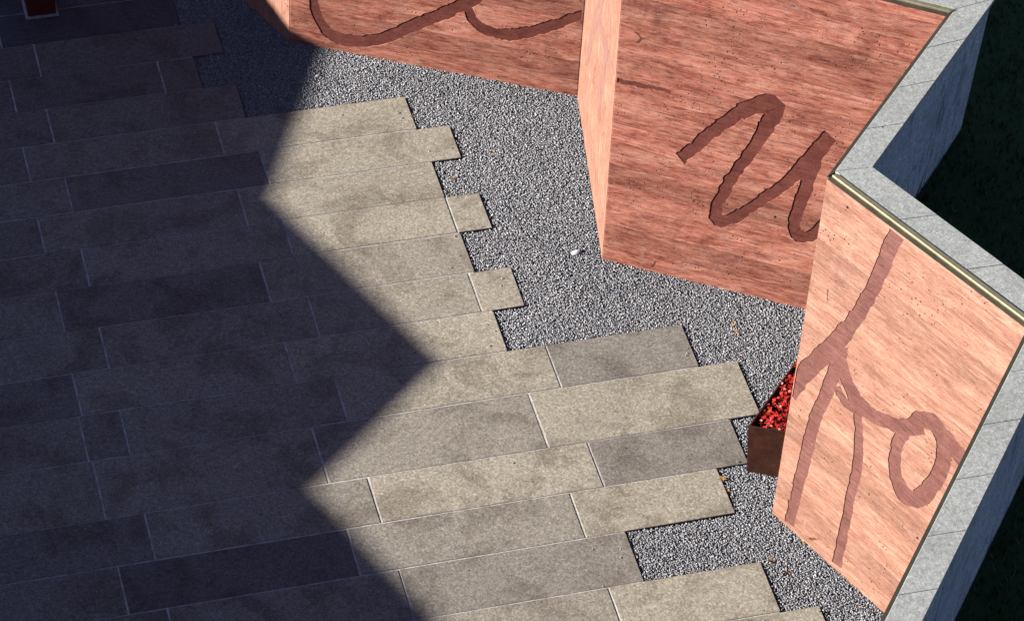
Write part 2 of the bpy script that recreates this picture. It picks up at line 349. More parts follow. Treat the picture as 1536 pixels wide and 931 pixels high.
STROKES = [[1,[[0.0714,0.1787,0.1034,0.1804],[0.0697,0.1653,0.1018,0.1686],[0.0692,0.149,0.1014,0.1562],[0.0717,0.1274,0.1036,0.1381],[0.077,0.1045,0.1081,0.1187],[0.0854,0.0827,0.116,0.1015],[0.0969,0.063,0.126,0.0864],[0.1112,0.0469,0.1373,0.0754],[0.1286,0.0341,0.1506,0.067],[0.1497,0.0244,0.1672,0.0606],[0.1735,0.0182,0.1851,0.0569],[0.1982,0.0168,0.2038,0.0569],[0.2224,0.0184,0.2245,0.0594],[0.2465,0.0218,0.2456,0.0624],[0.2717,0.0275,0.2677,0.0673],[0.2905,0.0328,0.2835,0.0725],[0.3098,0.0392,0.3002,0.0787],[0.3289,0.0468,0.3161,0.0857],[0.3466,0.0557,0.3306,0.093],[0.363,0.0653,0.3453,0.1015],[0.3792,0.075,0.361,0.111],[0.3966,0.0852,0.3776,0.1215],[0.4142,0.0959,0.3949,0.1326],[0.4314,0.106,0.4125,0.1438],[0.4484,0.1158,0.4303,0.1541],[0.4657,0.1256,0.4477,0.1638],[0.4829,0.1355,0.4641,0.1733],[0.4994,0.1455,0.4799,0.1827],[0.515,0.1552,0.4953,0.1922],[0.53,0.1643,0.5105,0.2015],[0.5444,0.173,0.5253,0.2103],[0.5587,0.1815,0.5392,0.2186],[0.5727,0.1902,0.5519,0.2264],[0.5919,0.2017,0.5687,0.2388],[0.6099,0.2131,0.5849,0.2514],[0.6297,0.2259,0.6022,0.2648],[0.6495,0.2405,0.6149,0.2761],[0.6627,0.2563,0.6208,0.2835],[0.671,0.2689,0.627,0.2931]]],[1,[[0.5915,0.2166,0.6176,0.233],[0.599,0.2025,0.6257,0.2194],[0.6069,0.1877,0.6333,0.2066],[0.6173,0.1736,0.6413,0.1968],[0.6302,0.1625,0.6509,0.1896],[0.6445,0.1539,0.662,0.1837],[0.6597,0.1473,0.674,0.1793],[0.6762,0.1426,0.687,0.1763],[0.6931,0.1399,0.7013,0.1748],[0.7094,0.1383,0.7161,0.174],[0.7251,0.1368,0.7302,0.1742],[0.7415,0.1365,0.7433,0.1752],[0.7593,0.138,0.7568,0.1776],[0.7785,0.1426,0.7722,0.1813],[0.798,0.1487,0.7891,0.1866],[0.8172,0.1559,0.8056,0.1927],[0.8356,0.1647,0.8217,0.1997],[0.8527,0.174,0.8383,0.2079],[0.8681,0.1822,0.8552,0.216],[0.8824,0.1884,0.871,0.2229],[0.897,0.1944,0.885,0.2286],[0.9125,0.2017,0.898,0.2346],[0.9278,0.2108,0.9113,0.2418],[0.9419,0.2201,0.9256,0.2503],[0.9553,0.2284,0.941,0.2589],[0.9694,0.2354,0.9568,0.2668],[0.9843,0.2423,0.9723,0.2739],[0.9995,0.2493,0.9874,0.2809]]],[3,[[0.255,0.3707,0.2228,0.3964],[0.2667,0.3832,0.2341,0.4091],[0.2784,0.3956,0.2454,0.4218],[0.29,0.4082,0.2565,0.4345],[0.3016,0.4208,0.2674,0.447],[0.3128,0.4338,0.2782,0.4594],[0.3237,0.4467,0.2891,0.4721],[0.3343,0.4591,0.3001,0.485],[0.3449,0.471,0.3114,0.4976],[0.3557,0.4824,0.3225,0.51],[0.3665,0.4935,0.3336,0.5219],[0.3776,0.5044,0.3449,0.5337],[0.3891,0.5155,0.3564,0.5455],[0.4014,0.5269,0.3683,0.5578],[0.4138,0.5384,0.3807,0.5706],[0.426,0.5489,0.3939,0.5833],[0.4374,0.5577,0.4079,0.5955],[0.4539,0.5679,0.4262,0.6101],[0.4704,0.5764,0.445,0.6231],[0.4842,0.5822,0.4639,0.6344],[0.5023,0.588,0.4902,0.6453],[0.5043,0.5895,0.5239,0.65],[0.5035,0.5909,0.5588,0.6276],[0.499,0.604,0.5585,0.5915],[0.4947,0.5907,0.5507,0.5743],[0.4887,0.5737,0.5431,0.5584],[0.4838,0.5558,0.5352,0.542],[0.4785,0.5374,0.5263,0.5236],[0.4724,0.5185,0.5165,0.5045],[0.4667,0.504,0.5089,0.4895],[0.4603,0.4887,0.5009,0.4741],[0.4537,0.4734,0.4926,0.4587],[0.4472,0.4588,0.4842,0.4436],[0.4375,0.4403,0.4735,0.4245],[0.4275,0.422,0.463,0.4065],[0.4177,0.4033,0.4533,0.3893],[0.4082,0.3846,0.4452,0.3717],[0.3994,0.3664,0.4376,0.354],[0.3913,0.3488,0.4306,0.3369],[0.3842,0.3316,0.4239,0.3205],[0.3776,0.315,0.4178,0.3049],[0.3718,0.299,0.4126,0.2905],[0.3648,0.277,0.4064,0.2705],[0.3597,0.2558,0.4027,0.2554],[0.358,0.2213,0.4019,0.2389],[0.3821,0.2014,0.4022,0.242],[0.4096,0.1982,0.4087,0.2401],[0.4352,0.2081,0.4164,0.2439],[0.457,0.2233,0.4336,0.2561],[0.4695,0.2332,0.445,0.2643],[0.4831,0.2445,0.4578,0.2743],[0.497,0.2568,0.4711,0.2853],[0.5106,0.2694,0.4839,0.2965],[0.524,0.2825,0.4962,0.3084],[0.5371,0.2962,0.5086,0.3213],[0.5496,0.3095,0.5211,0.3346],[0.5613,0.3218,0.5334,0.3474],[0.5766,0.3366,0.5486,0.3631],[0.5915,0.351,0.5627,0.3775],[0.6061,0.3659,0.5757,0.3916],[0.6206,0.3804,0.587,0.4065],[0.6343,0.3949,0.5975,0.4214],[0.6478,0.4101,0.6078,0.4369],[0.6614,0.4265,0.6182,0.4535],[0.6747,0.4434,0.6285,0.4707],[0.6873,0.4602,0.6381,0.4877],[0.6978,0.4772,0.6479,0.5034],[0.7075,0.4937,0.6574,0.5192],[0.7169,0.5098,0.6669,0.5353],[0.7258,0.5262,0.677,0.5509],[0.7345,0.5426,0.687,0.5665],[0.7431,0.5589,0.697,0.5821]]],[3,[[0.6751,0.4908,0.7082,0.483],[0.6674,0.4726,0.7041,0.4639],[0.6595,0.454,0.7,0.4453],[0.6523,0.4347,0.6971,0.4278],[0.6481,0.4156,0.6944,0.4115],[0.6451,0.3977,0.6924,0.3945],[0.6421,0.3804,0.69,0.3759],[0.6391,0.3617,0.6855,0.3563],[0.6358,0.3417,0.681,0.337],[0.6331,0.3221,0.6772,0.3189],[0.6308,0.3031,0.6745,0.3014],[0.6292,0.2845,0.6725,0.2851],[0.6292,0.2672,0.6719,0.2724],[0.6319,0.2457,0.673,0.2604],[0.644,0.2254,0.6744,0.2572],[0.6671,0.2125,0.6825,0.2529],[0.6972,0.2105,0.6899,0.2514],[0.7232,0.2257,0.6988,0.2571],[0.7415,0.2443,0.712,0.2694],[0.7544,0.2611,0.7216,0.282],[0.7644,0.277,0.7309,0.2967],[0.7745,0.2924,0.7413,0.3123],[0.7847,0.3081,0.7514,0.3278]]],[5,[[0.3283,1.0024,0.4009,1.0129],[0.3231,0.9883,0.3958,0.9987],[0.3177,0.9739,0.3906,0.9844],[0.3123,0.9594,0.3855,0.9702],[0.3071,0.945,0.3806,0.9564],[0.3022,0.9308,0.3762,0.9432],[0.2973,0.9139,0.371,0.9273],[0.293,0.8978,0.3663,0.9116],[0.289,0.8825,0.3616,0.8958],[0.2846,0.8675,0.3564,0.8799],[0.2799,0.8528,0.3509,0.8644],[0.2751,0.8384,0.3452,0.8492],[0.2699,0.824,0.3391,0.834],[0.2641,0.8093,0.3324,0.8183],[0.257,0.7939,0.3258,0.8022],[0.2492,0.7781,0.3186,0.7857],[0.2411,0.7622,0.311,0.7691],[0.2327,0.7465,0.3031,0.7528],[0.2238,0.7312,0.2955,0.737],[0.2149,0.7164,0.2877,0.7213],[0.2055,0.7017,0.279,0.7052],[0.1953,0.6866,0.2693,0.6885],[0.1833,0.6709,0.2593,0.6712],[0.1705,0.6549,0.2484,0.6537],[0.1568,0.6384,0.2367,0.6357],[0.1424,0.6216,0.2239,0.6171],[0.1283,0.6044,0.2085,0.5979],[0.1128,0.5862,0.1923,0.5786],[0.0963,0.5672,0.176,0.5596],[0.0797,0.5479,0.1601,0.5408],[0.0629,0.5282,0.1439,0.5215],[0.046,0.5082,0.1273,0.5016],[0.0294,0.4887,0.111,0.4822],[0.0141,0.4707,0.0958,0.464],[-0.0053,0.4492,0.0784,0.4422],[-0.0233,0.4294,0.0629,0.4228],[-0.0399,0.4109,0.0502,0.4064],[-0.0587,0.3891,0.0364,0.3867],[-0.0746,0.3703,0.0245,0.369]]],[5,[[0.1438,0.5851,0.2405,0.6201],[0.1478,0.5694,0.2397,0.6033],[0.1523,0.5545,0.2396,0.5864],[0.1557,0.54,0.2385,0.5673],[0.1569,0.524,0.2347,0.5458],[0.1545,0.5086,0.2298,0.5263],[0.1501,0.4904,0.2232,0.5059],[0.1445,0.471,0.2156,0.4852],[0.1386,0.4516,0.208,0.4654],[0.1335,0.4342,0.201,0.4473],[0.1272,0.4163,0.1936,0.4281],[0.1208,0.4003,0.1865,0.4118],[0.1143,0.3826,0.1803,0.3965],[0.1087,0.3616,0.1749,0.3783],[0.1056,0.3447,0.1718,0.3634],[0.103,0.3267,0.169,0.3463],[0.1008,0.3078,0.1664,0.328],[0.0988,0.2888,0.1641,0.3091],[0.0969,0.2702,0.1618,0.2906],[0.0951,0.2527,0.1597,0.2731],[0.0933,0.2335,0.1573,0.254],[0.0918,0.2155,0.1554,0.2362],[0.0905,0.1978,0.1536,0.2185],[0.0891,0.1796,0.1516,0.2],[0.0873,0.1599,0.1493,0.18],[0.0859,0.144,0.147,0.1637],[0.0843,0.1266,0.1445,0.146],[0.0824,0.1083,0.1419,0.1275],[0.0806,0.09,0.1392,0.109],[0.0788,0.0725,0.1366,0.0914],[0.0774,0.0566,0.1343,0.0754],[0.0762,0.043,0.1323,0.0619],[0.074,0.0209,0.1302,0.0403],[0.0729,0.0065,0.1293,0.0264],[0.0718,-0.0078,0.1283,0.0122]]],[5,[[0.1632,0.564,0.2201,0.6013],[0.1763,0.5547,0.2318,0.5911],[0.1897,0.5452,0.2437,0.5807],[0.203,0.536,0.2552,0.5709],[0.2157,0.5276,0.2659,0.5621],[0.2311,0.5185,0.2787,0.5521],[0.2458,0.5106,0.2905,0.5437],[0.2613,0.5034,0.3035,0.5355],[0.2745,0.493,0.3211,0.5296],[0.2901,0.4826,0.3385,0.5247],[0.3109,0.4741,0.3561,0.5225],[0.3387,0.4723,0.374,0.52],[0.3676,0.4733,0.3961,0.5195],[0.3967,0.4759,0.4205,0.5203],[0.4194,0.4783,0.4398,0.5222],[0.443,0.4815,0.4601,0.525],[0.4668,0.4856,0.4806,0.5284],[0.4905,0.4905,0.5005,0.5325],[0.5206,0.4959,0.5272,0.5408],[0.5521,0.5031,0.5517,0.5498],[0.5857,0.5136,0.5724,0.5592],[0.6186,0.5284,0.5914,0.5698],[0.6469,0.5434,0.6131,0.5838],[0.6725,0.557,0.6372,0.5991]]],[5,[[0.2068,0.4861,0.2345,0.5058],[0.2203,0.4775,0.2474,0.4975],[0.2356,0.4695,0.2607,0.4906],[0.2533,0.4634,0.2764,0.4865],[0.2742,0.4596,0.2939,0.4844],[0.2986,0.4591,0.3154,0.485],[0.3232,0.4597,0.3396,0.4867]]],[5,[[0.3208,0.4679,0.3584,0.486],[0.3265,0.4543,0.3647,0.4728],[0.3323,0.4409,0.3712,0.4598],[0.3381,0.4275,0.3777,0.4465],[0.3434,0.4135,0.3839,0.4325],[0.3483,0.3985,0.3897,0.4173],[0.3517,0.3845,0.3948,0.4037],[0.3551,0.3697,0.3999,0.3894],[0.3582,0.3543,0.4048,0.3743],[0.3608,0.3387,0.4092,0.3589],[0.3626,0.3232,0.413,0.3434],[0.3635,0.3083,0.4157,0.3278],[0.3643,0.2914,0.416,0.309],[0.3635,0.2744,0.4146,0.2905],[0.3618,0.2568,0.4124,0.2723],[0.3601,0.2384,0.4102,0.2543],[0.3592,0.2191,0.4088,0.2359],[0.3589,0.2026,0.4086,0.2201],[0.3589,0.186,0.4087,0.204],[0.3591,0.1692,0.409,0.1874],[0.3593,0.1521,0.4093,0.1703],[0.3594,0.1345,0.4096,0.1527],[0.3593,0.1163,0.4096,0.1344],[0.359,0.1001,0.4094,0.1181],[0.3586,0.0833,0.4091,0.1013],[0.3581,0.0659,0.4087,0.084],[0.3575,0.0483,0.4083,0.0664],[0.3569,0.0305,0.4078,0.0487],[0.3564,0.0126,0.4074,0.031],[0.3559,-0.0051,0.407,0.0135]]],[5,[[0.5516,0.5317,0.6109,0.5297],[0.5397,0.5105,0.6,0.5143],[0.5309,0.489,0.5912,0.4985],[0.5263,0.4677,0.5853,0.4822],[0.5252,0.4511,0.5841,0.4703],[0.5267,0.4351,0.5846,0.4571],[0.5299,0.4201,0.5868,0.4441],[0.5347,0.4062,0.59,0.4324],[0.5419,0.3896,0.5971,0.4189],[0.5523,0.3744,0.6062,0.4076],[0.5663,0.3614,0.6173,0.3986],[0.5833,0.3493,0.6336,0.3925],[0.6037,0.3397,0.6521,0.3884],[0.6278,0.3334,0.6651,0.3878],[0.6653,0.3352,0.6755,0.3903],[0.7105,0.3527,0.675,0.3921],[0.7457,0.3801,0.6835,0.4],[0.7709,0.408,0.6977,0.4172],[0.7842,0.4283,0.7069,0.429],[0.7947,0.4481,0.7164,0.4436],[0.8028,0.4669,0.7249,0.459],[0.8095,0.4851,0.7322,0.474],[0.8147,0.5042,0.7379,0.4879],[0.8166,0.5237,0.741,0.5021],[0.8155,0.5392,0.7416,0.5135],[0.8126,0.5544,0.7407,0.5263],[0.8079,0.5691,0.7384,0.5384],[0.8009,0.5826,0.7351,0.5483],[0.789,0.5974,0.7272,0.5596],[0.7736,0.6096,0.7171,0.5688],[0.7555,0.6187,0.7065,0.5751],[0.7351,0.6249,0.6945,0.5773],[0.7123,0.6271,0.6815,0.5773],[0.6876,0.6259,0.6711,0.5759],[0.6512,0.6171,0.658,0.5734],[0.6128,0.5974,0.6477,0.5678],[0.5874,0.5756,0.6387,0.5604],[0.5677,0.5536,0.624,0.5455],[0.5516,0.5317,0.6109,0.5297]]],[5,[[0.7324,0.5705,0.7742,0.6162],[0.7513,0.5666,0.7929,0.6122],[0.7704,0.5626,0.8113,0.6083],[0.7902,0.5589,0.8296,0.6049],[0.8104,0.5558,0.8483,0.602],[0.8304,0.5531,0.8676,0.5993],[0.8501,0.5504,0.8871,0.5966]]],[3,[[-0.0036,0.5702,-0.0014,0.5847],[0.0121,0.5706,0.0142,0.5852],[0.0277,0.5711,0.0298,0.5856],[0.0434,0.5715,0.0454,0.5861],[0.0595,0.5721,0.0614,0.5866],[0.0764,0.5731,0.078,0.5871],[0.0936,0.5741,0.0951,0.5876],[0.1106,0.5752,0.1121,0.5881],[0.1269,0.576,0.1284,0.5885],[0.1469,0.5768,0.1485,0.5886],[0.166,0.5774,0.1676,0.5885],[0.1852,0.578,0.1866,0.5884]]],[2,[[0.4165,0.5497,0.5626,0.6183],[0.3882,0.5186,0.5342,0.5873],[0.3591,0.4868,0.5051,0.5557],[0.3299,0.4547,0.4759,0.5238],[0.301,0.4227,0.4471,0.4921],[0.2732,0.3912,0.4194,0.461],[0.2469,0.3606,0.3933,0.4308],[0.2227,0.3312,0.3694,0.402],[0.2051,0.3054,0.3441,0.3728],[0.1896,0.2809,0.3209,0.345],[0.1758,0.2575,0.2993,0.318],[0.163,0.2347,0.2786,0.2916],[0.1507,0.2121,0.2584,0.2652],[0.1382,0.1894,0.2379,0.2387],[0.1249,0.166,0.2167,0.2115]]],[2,[[0.3141,0.4318,0.42,0.4882],[0.359,0.4382,0.4671,0.4959],[0.4044,0.4445,0.5148,0.5036],[0.4498,0.4509,0.5623,0.5114],[0.4947,0.4572,0.6093,0.5191],[0.5386,0.4636,0.6553,0.5268],[0.5811,0.4701,0.6997,0.5346],[0.6217,0.4765,0.742,0.5423],[0.6815,0.4893,0.7908,0.5495],[0.738,0.5022,0.8364,0.5566],[0.7923,0.5151,0.8801,0.5638],[0.8458,0.5279,0.9232,0.5711],[0.9,0.5408,0.9671,0.5783]]],[2,[[0.6372,0.4725,0.7461,0.5273],[0.6306,0.4515,0.7395,0.5065],[0.6241,0.43,0.7328,0.4852],[0.6175,0.4085,0.7262,0.4638],[0.611,0.3873,0.7195,0.4427],[0.6044,0.367,0.7128,0.4224],[0.5977,0.3478,0.706,0.4033],[0.5919,0.3242,0.691,0.375],[0.5858,0.3028,0.6758,0.3491],[0.5797,0.2823,0.6606,0.324],[0.5736,0.2612,0.6455,0.2984]]]]

def folded_wall(wall, root, strokes, skin=.058, tp=.235, tr=.163, lawn=1.15, step=.385):
    n = len(wall.panel); h = wall.h; panels = []
    for i in range(n):
        P = wall.piece('concrete_panel', i, (0, 0), (skin, skin), 0.0, 1.0, -.05, h - (.004 if wall.panel[i] else .002), (M_RED_SUNLIT if i == 5 else M_RED) if wall.panel[i] else M_REDV, root, .006, True, 10)
        panels.append(P)
        wall.piece('wall_core', i, (skin + .001, skin + .001), (tp - .034, tr - .034), 0, 1, -.05, h - .03, M_EARTH, root)
        # granite cladding on the outer side, slab by slab
        L = (wall.line(tp, tr)[1][i + 1] - wall.line(tp, tr)[1][i]).length
        m = max(1, round(L / .62))
        for j in range(m):
            for (z0, z1) in ((lawn, lawn + .62), (lawn + .627, h - .012)):
                t0, t1 = j / m, (j + 1) / m; gp = .0032 / L
                w_ = random.uniform(-.0012, .0012)
                wall.piece('cladding_slab', i, (tp - .033, tr - .033), (tp - .012 + w_, tr - .012 + w_), t0 + gp, t1 - gp, z0, z1, M_CLAD, root, .002)
        # coping stones
        o0 = (skin + .006, .016); o1 = (tp, tr)
        L = (wall.line(*o0)[1][i + 1] - wall.line(*o0)[1][i]).length
        m = max(1, round(L / step))
        for j in range(m):
            gp = .0009 / L; a = j / m; b = (j + 1) / m
            c = wall.piece('coping_stone', i, o0, o1, a + gp, b - gp, h - .011, h + .011 + random.uniform(-.0008, .0008), M_COPE, root, .003)
        if not wall.panel[i]:
            wall.piece('bronze_plate', i, (.003, -.003), (skin, .0145), .002, .998, h - .0018, h + .004, M_PATINA, root)
        else:
            wall.piece('bronze_plate', i, (.003, .003), (skin + .004, 0.02), .002, .998, h - .0038, h + .001, M_PATINA, root)
            wall.piece('brass_rail', i, (.026, .012), (.056, .03), .004, .996, h + .0012, h + .018, M_BRASS, root, .004)
    cutters = []
    for (i, rows) in strokes:
        pan = panels[i]; Mi = wall.frame(i).inverted(); faint = not wall.panel[i]
        nrm = Vector((0, -1, 0)); layer = folded_wall.layer = folded_wall.layer + 1
        def q(s_, t_, d):
            b0 = Vector((*wall.pb[i], 0)).lerp(Vector((*wall.pb[i + 1], 0)), s_); t0 = Vector((*wall.pt[i], h)).lerp(Vector((*wall.pt[i + 1], h)), s_)
            return Mi @ b0.lerp(t0, t_) + nrm * d
        Ls, Rs = [], []
        for (ls, lt, rs, rt) in rows:
            if min(ls, rs) < -.02 or max(lt, rt) > 1.03: pass
            cl = lambda v: min(max(v, .006), .994)
            Ls.append((cl(ls), cl(lt))); Rs.append((cl(rs), cl(rt)))
        # denser, ragged outline
        def dens(A):
            out = []
            for a, b in zip(A[:-1], A[1:]):
                for t in (0, .5): out.append((a[0] + (b[0] - a[0]) * t, a[1] + (b[1] - a[1]) * t))
            out.append(A[-1])
            jit = .0 if faint else .0014
            st = [0.0, 0.0]; res = []
            for k, (x, y) in enumerate(out):
                if k % 2 == 0: st = [random.gauss(0, jit * 1.3), random.gauss(0, jit)]
                res.append((min(max(x + st[0] + random.gauss(0, jit * .6), .005), .995), min(max(y + st[1] + random.gauss(0, jit * .5), .005), .995)))
            return res
        A, B = dens(Ls), dens(Rs)
        if np.allclose(rows[0], rows[-1], atol=2e-3): A[-1] = A[0]; B[-1] = B[0]
        if not faint:      # carve the stroke into the panel: a cutter that is applied and thrown away
            v, f = [], []; nn = len(A)
            for a, b in zip(A, B): v += [q(*a, .02), q(*b, .02), q(*a, -.0048), q(*b, -.0048)]
            for k in range(nn - 1):
                o = 4 * k; f += [(o, o + 1, o + 5, o + 4), (o + 2, o + 6, o + 7, o + 3), (o, o + 4, o + 6, o + 2), (o + 1, o + 3, o + 7, o + 5)]
            o = 4 * (nn - 1); f += [(0, 2, 3, 1), (o, o + 1, o + 3, o + 2)]
            cut = mesh('cutter', v, f, None); outward(cut.data); cut.matrix_world = wall.frame(i)
            bo = pan.modifiers.new('carve', 'BOOLEAN'); bo.operation = 'DIFFERENCE'; bo.solver = 'EXACT'; bo.use_self = True; bo.object = cut
            cutters.append((pan, cut))
        d = .0006 + .0001 * (layer % 6) if faint else -.0045 + .00012 * (layer % 9); v, f = [], []
        for a, b in zip(A, B): v += [q(*a, d), q(*b, d), q(*a, d - .0004), q(*b, d - .0004)]
        for k in range(len(A) - 1):
            o = 4 * k
            f += [(o, o + 4, o + 5, o + 1), (o, o + 2, o + 6, o + 4), (o + 1, o + 5, o + 7, o + 3)]
        f += [(0, 1, 3, 2)]; o = 4 * (len(A) - 1); f += [(o, o + 2, o + 3, o + 1)]
        mesh('script_stroke', v, f, M_FAINT if faint else (M_STROKE2 if i == 5 else M_STROKE), pan)
    if cutters:
        bpy.context.view_layer.update(); dg = bpy.context.evaluated_depsgraph_get()
        for pan in dict.fromkeys(c[0] for c in cutters):
            me = bpy.data.meshes.new_from_object(pan.evaluated_get(dg)); pan.modifiers.clear(); pan.data = me
        for _, cut in cutters: bpy.data.objects.remove(cut)
    return root
folded_wall.layer = 0
wall = Wall(PB, PT, PANEL, H)
root = empty('folded_wall', (0, 0, 0))
root['kind'] = 'thing'
tag(root, 'zigzag red board-marked concrete wall with dark script and grey granite coping', 'wall', 'folded garden walls')
folded_wall(wall, root, STROKES)

# the opposite folded wall, whose top edge throws the zigzag shadow over the paving
cot = 1 / math.tan(math.radians(ELEV)); sh = SUN * (cot * (H + .018))
SHADOW = [(.35, 1.13), (-1.204, -2.228), (-.545, -3.761), (-1.464, -4.551), (-.62, -6.58), (-1.7, -7.5), (-.8, -9.6)]
cast = [(x + .10 + sh.x, y + sh.y) for x, y in SHADOW][::-1]       # reversed: its back lies towards the sun
wall2 = Wall(cast, cast, [False] * (len(cast) - 1), H)
root2 = empty('folded_wall', (0, 0, 0))
root2['kind'] = 'thing'
tag(root2, 'opposite folded wall left of the paving, throwing the zigzag shadow across it', 'wall', 'folded garden walls')
folded_wall(wall2, root2, [], lawn=-.05)

# ------------------------------------------------------------------ raised lawn behind the wall
back = wall.line(.15, .10)[0]
poly = [(q.x, q.y) for q in back] + [(.7, -70), (80, -70), (80, 80), (back[0].x, 80)]
ZL = 1.43
v, f = hexa([(x, y, -.08) for x, y in poly], [(x, y, ZL) for x, y in poly])
lawn = mesh('lawn', v, f, M_TURF); tag(lawn, kind='structure')
def inside(px, py, poly):
    c = np.zeros(len(px), bool); n = len(poly)
    for i in range(n):
        (x0, y0), (x1, y1) = poly[i], poly[(i + 1) % n]
        cond = (y0 > py) != (y1 > py)
        with np.errstate(divide='ignore', invalid='ignore'): xi = (x1 - x0) * (py - y0) / (y1 - y0 + 1e-12) + x0
        c ^= cond & (px < xi)
    return c
outer = [(q.x, q.y) for q in wall.line(.25, .18)[0]] + [(6, -9.5), (6, 1.5), (-1.2, 1.5)]
px = RNG.uniform(-.5, 5.2, 70000); py = RNG.uniform(-8.5, 1.4, 70000)
k = inside(px, py, outer); px, py = px[k], py[k]; n = len(px)
hgt = RNG.uniform(.02, .06, n); ang = RNG.uniform(0, 6.283, n); lean = RNG.uniform(.005, .03, n); w = RNG.uniform(.003, .007, n); la = RNG.uniform(0, 6.283, n)
co = np.zeros((n, 3, 3)); co[:, 0] = np.stack([px - w * np.cos(ang), py - w * np.sin(ang), np.full(n, ZL)], 1); co[:, 1] = np.stack([px + w * np.cos(ang), py + w * np.sin(ang), np.full(n, ZL)], 1)
co[:, 2] = np.stack([px + lean * np.cos(la), py + lean * np.sin(la), ZL + hgt], 1)
t = RNG.uniform(.5, 1.5, n)[:, None]; colr = np.concatenate([np.array([.06, .12, .045]) * t, np.ones((n, 1))], 1); colr = np.repeat(colr, 3, 0)
grass = bigmesh('grass', co.reshape(-1, 3), np.arange(3 * n).reshape(-1, 3), M_BLADE, 3, colr)
tag(grass, 'dark green mown grass on the raised lawn behind the wall', 'grass', kind='stuff')

# ------------------------------------------------------------------ gravel between paving and wall
court = [(q[0], q[1]) for q in PB] + [(.6, -12), (-7, -12), (-7, 6), (-1.41, 6)]
gb = mesh('gravel_bed', [(-4, -9, -.019), (2.3, -9, -.019), (2.3, 1.6, -.019), (-4, 1.6, -.019)], [(0, 1, 2, 3)], M_GBED); tag(gb, kind='structure')
def chips(pitch, z0, r0, r1, ylo=-7.4, stray=0):
    gx, gy = np.meshgrid(np.arange(-2.0, 2.2, pitch), np.arange(ylo, 1.1, pitch)); x = gx.ravel() + RNG.uniform(-.5, .5, gx.size) * pitch; y = gy.ravel() + RNG.uniform(-.5, .5, gx.size) * pitch
    ok = inside(x, y, court)
    for kk, js in ROWS.items(): ok &= ~((y < YL[kk] + .005) & (y > YL[kk + 1] - .005) & (x < js[-1] + .006))
    x, y = x[ok], y[ok]
    if stray:      # a few chips kicked up onto the slab ends
        ks = RNG.choice(list(ROWS), stray); x = np.array([ROWS[q_][-1] - abs(RNG.normal(0, .12)) - .01 for q_ in ks]); y = np.array([RNG.uniform(YL[q_ + 1], YL[q_]) for q_ in ks])
    n = len(x)
    r = RNG.uniform(r0, r1, n)
    base = np.array([[1, 0, 0], [-.9, .1, 0], [0, 1, .1], [.1, -.95, 0], [0, 0, 1], [0, .1, -.8]])
    co = base[None] * RNG.uniform(.6, 1.25, (n, 6, 3)) * np.stack([r * RNG.uniform(.85, 1.5, n), r * RNG.uniform(.7, 1.1, n), r * RNG.uniform(.26, .52, n)], 1)[:, None]
    # random rotation
    a = RNG.uniform(0, 6.283, n); b = RNG.normal(0, .22, n); c = RNG.normal(0, .22, n)
    def rot(co, ang, i, j):
        ca, sa = np.cos(ang)[:, None], np.sin(ang)[:, None]; u, v_ = co[..., i].copy(), co[..., j].copy(); co[..., i] = ca * u - sa * v_; co[..., j] = sa * u + ca * v_
    rot(co, b, 0, 2); rot(co, c, 1, 2); rot(co, a, 0, 1)
    co += np.stack([x, y, z0 + RNG.uniform(-.003, .004, n)], 1)[:, None]
    F = np.array([[0, 2, 4], [2, 1, 4], [1, 3, 4], [3, 0, 4], [2, 0, 5], [1, 2, 5], [3, 1, 5], [0, 3, 5]])
    faces = (F[None] + 6 * np.arange(n)[:, None, None]).reshape(-1, 3)
    t = RNG.choice([.18, .28, .36, .42, .50, .64], n, p=[.06, .15, .28, .30, .16, .05]) * RNG.uniform(.8, 1.2, n)
    hue = RNG.normal(0, .04, n); t = t * (1.12 + 0.10 * np.sin(x * 3.1 + 1.3 * np.sin(y * 2.3)) * np.sin(y * 2.7 + 1.0)); cl = np.stack([t * (1.0 + hue), t * .985, t * (1.03 - hue), np.ones(n)], 1)
    return co.reshape(-1, 3), faces, np.repeat(cl, 6, 0)
c1 = chips(.0098, -.0115, .0056, .0088); c2 = chips(.0120, -.0065, .0045, .0086)
c3 = chips(.2, .005, .004, .008, stray=90)
co = np.concatenate([c1[0], c2[0], c3[0]]); fc = np.concatenate([c1[1], c2[1] + len(c1[0]), c3[1] + len(c1[0]) + len(c2[0])]); cl = np.concatenate([c1[2], c2[2], c3[2]])
gv = bigmesh('gravel', co, fc, M_CHIP, 3, cl); tag(gv, 'grey crushed gravel strip between the paving stones and the red wall', 'gravel', kind='stuff')

